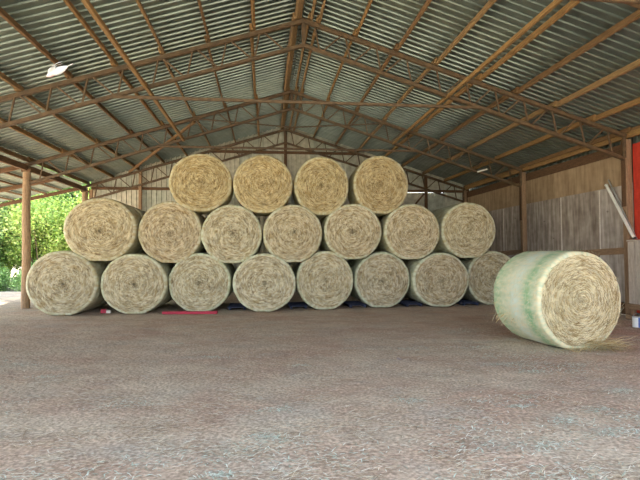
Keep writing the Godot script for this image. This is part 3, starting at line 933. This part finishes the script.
func build_plants() -> void:
	var yellow := [lin(184, 202, 112), lin(164, 190, 98), lin(196, 208, 134), lin(146, 178, 96)]
	var mid := [lin(138, 174, 106), lin(156, 188, 120), lin(118, 158, 94), lin(168, 194, 134)]
	var cool := [lin(108, 154, 104), lin(92, 136, 90), lin(132, 170, 122), lin(80, 122, 78)]
	var ms := [foliage(17000, Vector3(2.3, 2.4, 2.0), 1, yellow, 0.15), foliage(17000, Vector3(2.2, 2.2, 2.0), 2, mid, 0.14), foliage(17000, Vector3(2.0, 2.2, 1.9), 3, cool, 0.14), foliage(8000, Vector3(1.5, 0.95, 1.2), 4, mid, 0.11), foliage(20000, Vector3(3.6, 3.6, 3.0), 5, mid, 0.22)]
	var trunk := MB.new()
	for k in 5:
		var a := k * 1.26
		tube_into(trunk, [Vector3(cos(a) * 0.08, -0.1, sin(a) * 0.08), Vector3(cos(a) * 0.3, 1.2, sin(a) * 0.3), Vector3(cos(a) * 0.9, 3.0, sin(a) * 0.9)], [0.05, 0.04, 0.015], 7)
	var tm := trunk.mesh()
	# mesh, x, z, centre height, scale
	var spots := [
		[0, -11.2, -25.6, 3.1, 1.0, "yellow green leafy shrub behind the round post and stacked bales"],
		[0, -9.0, -26.8, 3.0, 1.1, "yellow green leafy shrub next to the back corner post"],
		[1, -13.6, -24.9, 2.6, 0.95, "mid green shrub at the edge of the lean-to"],
		[2, -13.4, -23.4, 1.5, 0.7, "dark green bush low beside the lean-to floor"],
		[1, -10.6, -29.5, 5.2, 1.25, "tall mid green shrub behind the yellow green ones"],
		[2, -14.6, -28.0, 4.2, 1.2, "tall cool green shrub behind the mid green one"],
		[3, -12.1, -22.9, 0.6, 0.9, "small bush at the edge of the dirt outside the round post"],
		[3, -10.3, -23.3, 0.55, 0.9, "small bush at the edge of the dirt behind the first bale"],
		[4, -16.5, -33.0, 5.0, 1.2, "broad leafy tree rising behind the shrubs by the lean-to"],
		[4, -8.5, -34.5, 5.5, 1.2, "broad leafy tree rising behind the back corner of the barn"],
		[4, -14.6, -27.0, 7.6, 1.15, "added tall leafy tree shading the ground and shrubs by the lean-to"],  # tree added for its shade on the ground outside the open side
		[1, -15.2, -26.5, 1.6, 0.9, "rounded mid green shrub under the tall cool green one"],
		[0, -12.4, -27.5, 1.7, 1.0, "low yellow green shrub under the tall mid green one"],
		[2, -17.5, -30.5, 2.2, 1.2, "dark green shrub under the broad tree by the lean-to"],
		[2, -13.0, -32.5, 2.0, 1.2, "dark green shrub between the two broad trees"],
		[1, -9.4, -30.0, 2.0, 1.1, "mid green shrub low behind the back corner of the barn"]]
	for s in spots:
		var small: bool = s[0] == 3
		var o := base("bush" if small else ("tree" if s[0] == 4 else "shrub"), Vector3(s[1], -0.05, s[2]), s[1] * 1.7)
		tag(o, s[5], "bush" if small else ("tree" if s[0] == 4 else "shrub"), "greenery outside the open side")
		var f := part("foliage", ms[s[0]], M.leaf, o, Vector3(0, s[3], 0))
		f.scale = Vector3.ONE * s[4]
		var t := part("stems", tm, M.bark, o)
		t.scale = Vector3.ONE * (0.22 if small else s[3] / 3.2)

# ------------------------------------------------------------------ scene
func _ready() -> void:
	var cam := Camera3D.new()
	cam.name = "camera"
	add_child(cam)
	cam.position = Vector3(0, 1.5136, 0)
	cam.rotation_degrees = Vector3(1.6918, -6.6153, -0.3683)
	cam.fov = 53.1301
	cam.near = 0.05
	cam.far = 400.0
	cam.current = true

	var env := Environment.new()
	env.background_mode = Environment.BG_SKY
	var sky := Sky.new()
	var sm := ProceduralSkyMaterial.new()
	sm.sky_top_color = Color(0.80, 0.86, 0.93)
	sm.sky_horizon_color = Color(0.95, 0.96, 0.96)
	sm.ground_horizon_color = Color(0.62, 0.60, 0.54)
	sm.ground_bottom_color = Color(0.50, 0.47, 0.40)
	sm.sky_energy_multiplier = 1.0
	sky.sky_material = sm
	env.sky = sky
	env.tonemap_mode = Environment.TONE_MAPPER_LINEAR
	env.tonemap_exposure = 4.7
	env.sdfgi_enabled = true
	env.ssao_enabled = true
	env.ssil_enabled = true
	var we := WorldEnvironment.new()
	we.name = "environment"
	we.environment = env
	add_child(we)
	var sun := DirectionalLight3D.new()
	sun.name = "sun"
	sun.light_color = Color(1.0, 0.95, 0.86)
	sun.light_energy = 4.0
	sun.light_angular_distance = 2.0
	sun.shadow_enabled = true
	add_child(sun)
	sun.look_at_from_position(Vector3(-0.60, 1.0, -0.80) * 10.0, Vector3.ZERO, Vector3.UP)

	rng.seed = 20240607
	noise.seed = 5
	noise.frequency = 1.0
	noise.fractal_octaves = 3
	make_materials()
	build_ground()
	build_walls()
	build_roof()
	build_lean_to()
	# posts
	for a in [[Z1 + BAY, "round timber post, fourth from the back wall"], [Z1, "round timber post, third from the back wall"], [Z1 - BAY, "round timber post standing beside the first bale of the ground row"], [Z1 - 2 * BAY, "round timber post at the corner of the back wall"]]:
		round_post(Vector3(POST_L, 0, a[0]), 3.98, 0.115, a[1])
	for a in [[Z1 + BAY, "square timber post in the red boarded stretch"], [Z1, "square timber post where plywood meets red boarding"], [Z1 - BAY, "square timber post in the middle of the plywood wall"], [Z1 - 2 * BAY, "square timber post in the far corner of the plywood wall"]]:
		square_post(Vector3(POST_R + 0.08, 0, a[0] - 0.07), 4.18, 0.16, a[1], M.post_wood)
	# trusses
	var t := build_truss_at(Z1 - 2 * BAY, "brown steel roof truss against the ribbed back wall", false, null)
	build_truss_at(Z1, "brown steel roof truss, third from the back wall", false, t)
	build_truss_at(Z1 + BAY, "brown steel roof truss, fourth from the back wall", false, t)
	build_truss_at(Z1 + 2 * BAY, "brown steel roof truss at the open front of the barn", false, t)
	build_truss_at(Z1 - BAY, "brown steel roof truss, second from the back wall", true, t)
	t.get_node("collar_tie").free()
	# long beams under the trusses
	var lb := base("tie_beam")
	tag(lb, "slim orange brown beam running under the trusses on the open side", "beam")
	var rb := base("tie_beam")
	tag(rb, "thick ochre beam running under the trusses on the plywood side", "beam")
	for c in [[BACK + 0.25, Z1 - BAY], [Z1 - BAY, Z1], [Z1, Z1 + BAY], [Z1 + BAY, FRONT]]:
		if c[0] > Z1 - BAY - 0.1: beam("beam_section", Vector3(-2.44, 5.02, c[0] + 0.01), Vector3(-2.44, 5.02, c[1] - 0.01), 0.075, 0.075, M.tie_wood, lb)
		if c[0] > Z1 - BAY - 0.1: beam("beam_section", Vector3(4.11, 5.05, c[0] + 0.01), Vector3(4.11, 5.05, c[1] - 0.01), 0.055, 0.08, M.tie_wood, rb)
	var db := base("wind_brace")
	tag(db, "diagonal brown brace under the roof between the two rear trusses", "brace")
	beam("brace", Vector3(-2.13, 5.62, Z1 - BAY - 0.1), Vector3(-5.25, 4.78, Z1 - 2 * BAY + 0.1), 0.08, 0.08, M.purlin[1], db)
	build_bales()
	build_small()
	build_bird()
	build_plants()
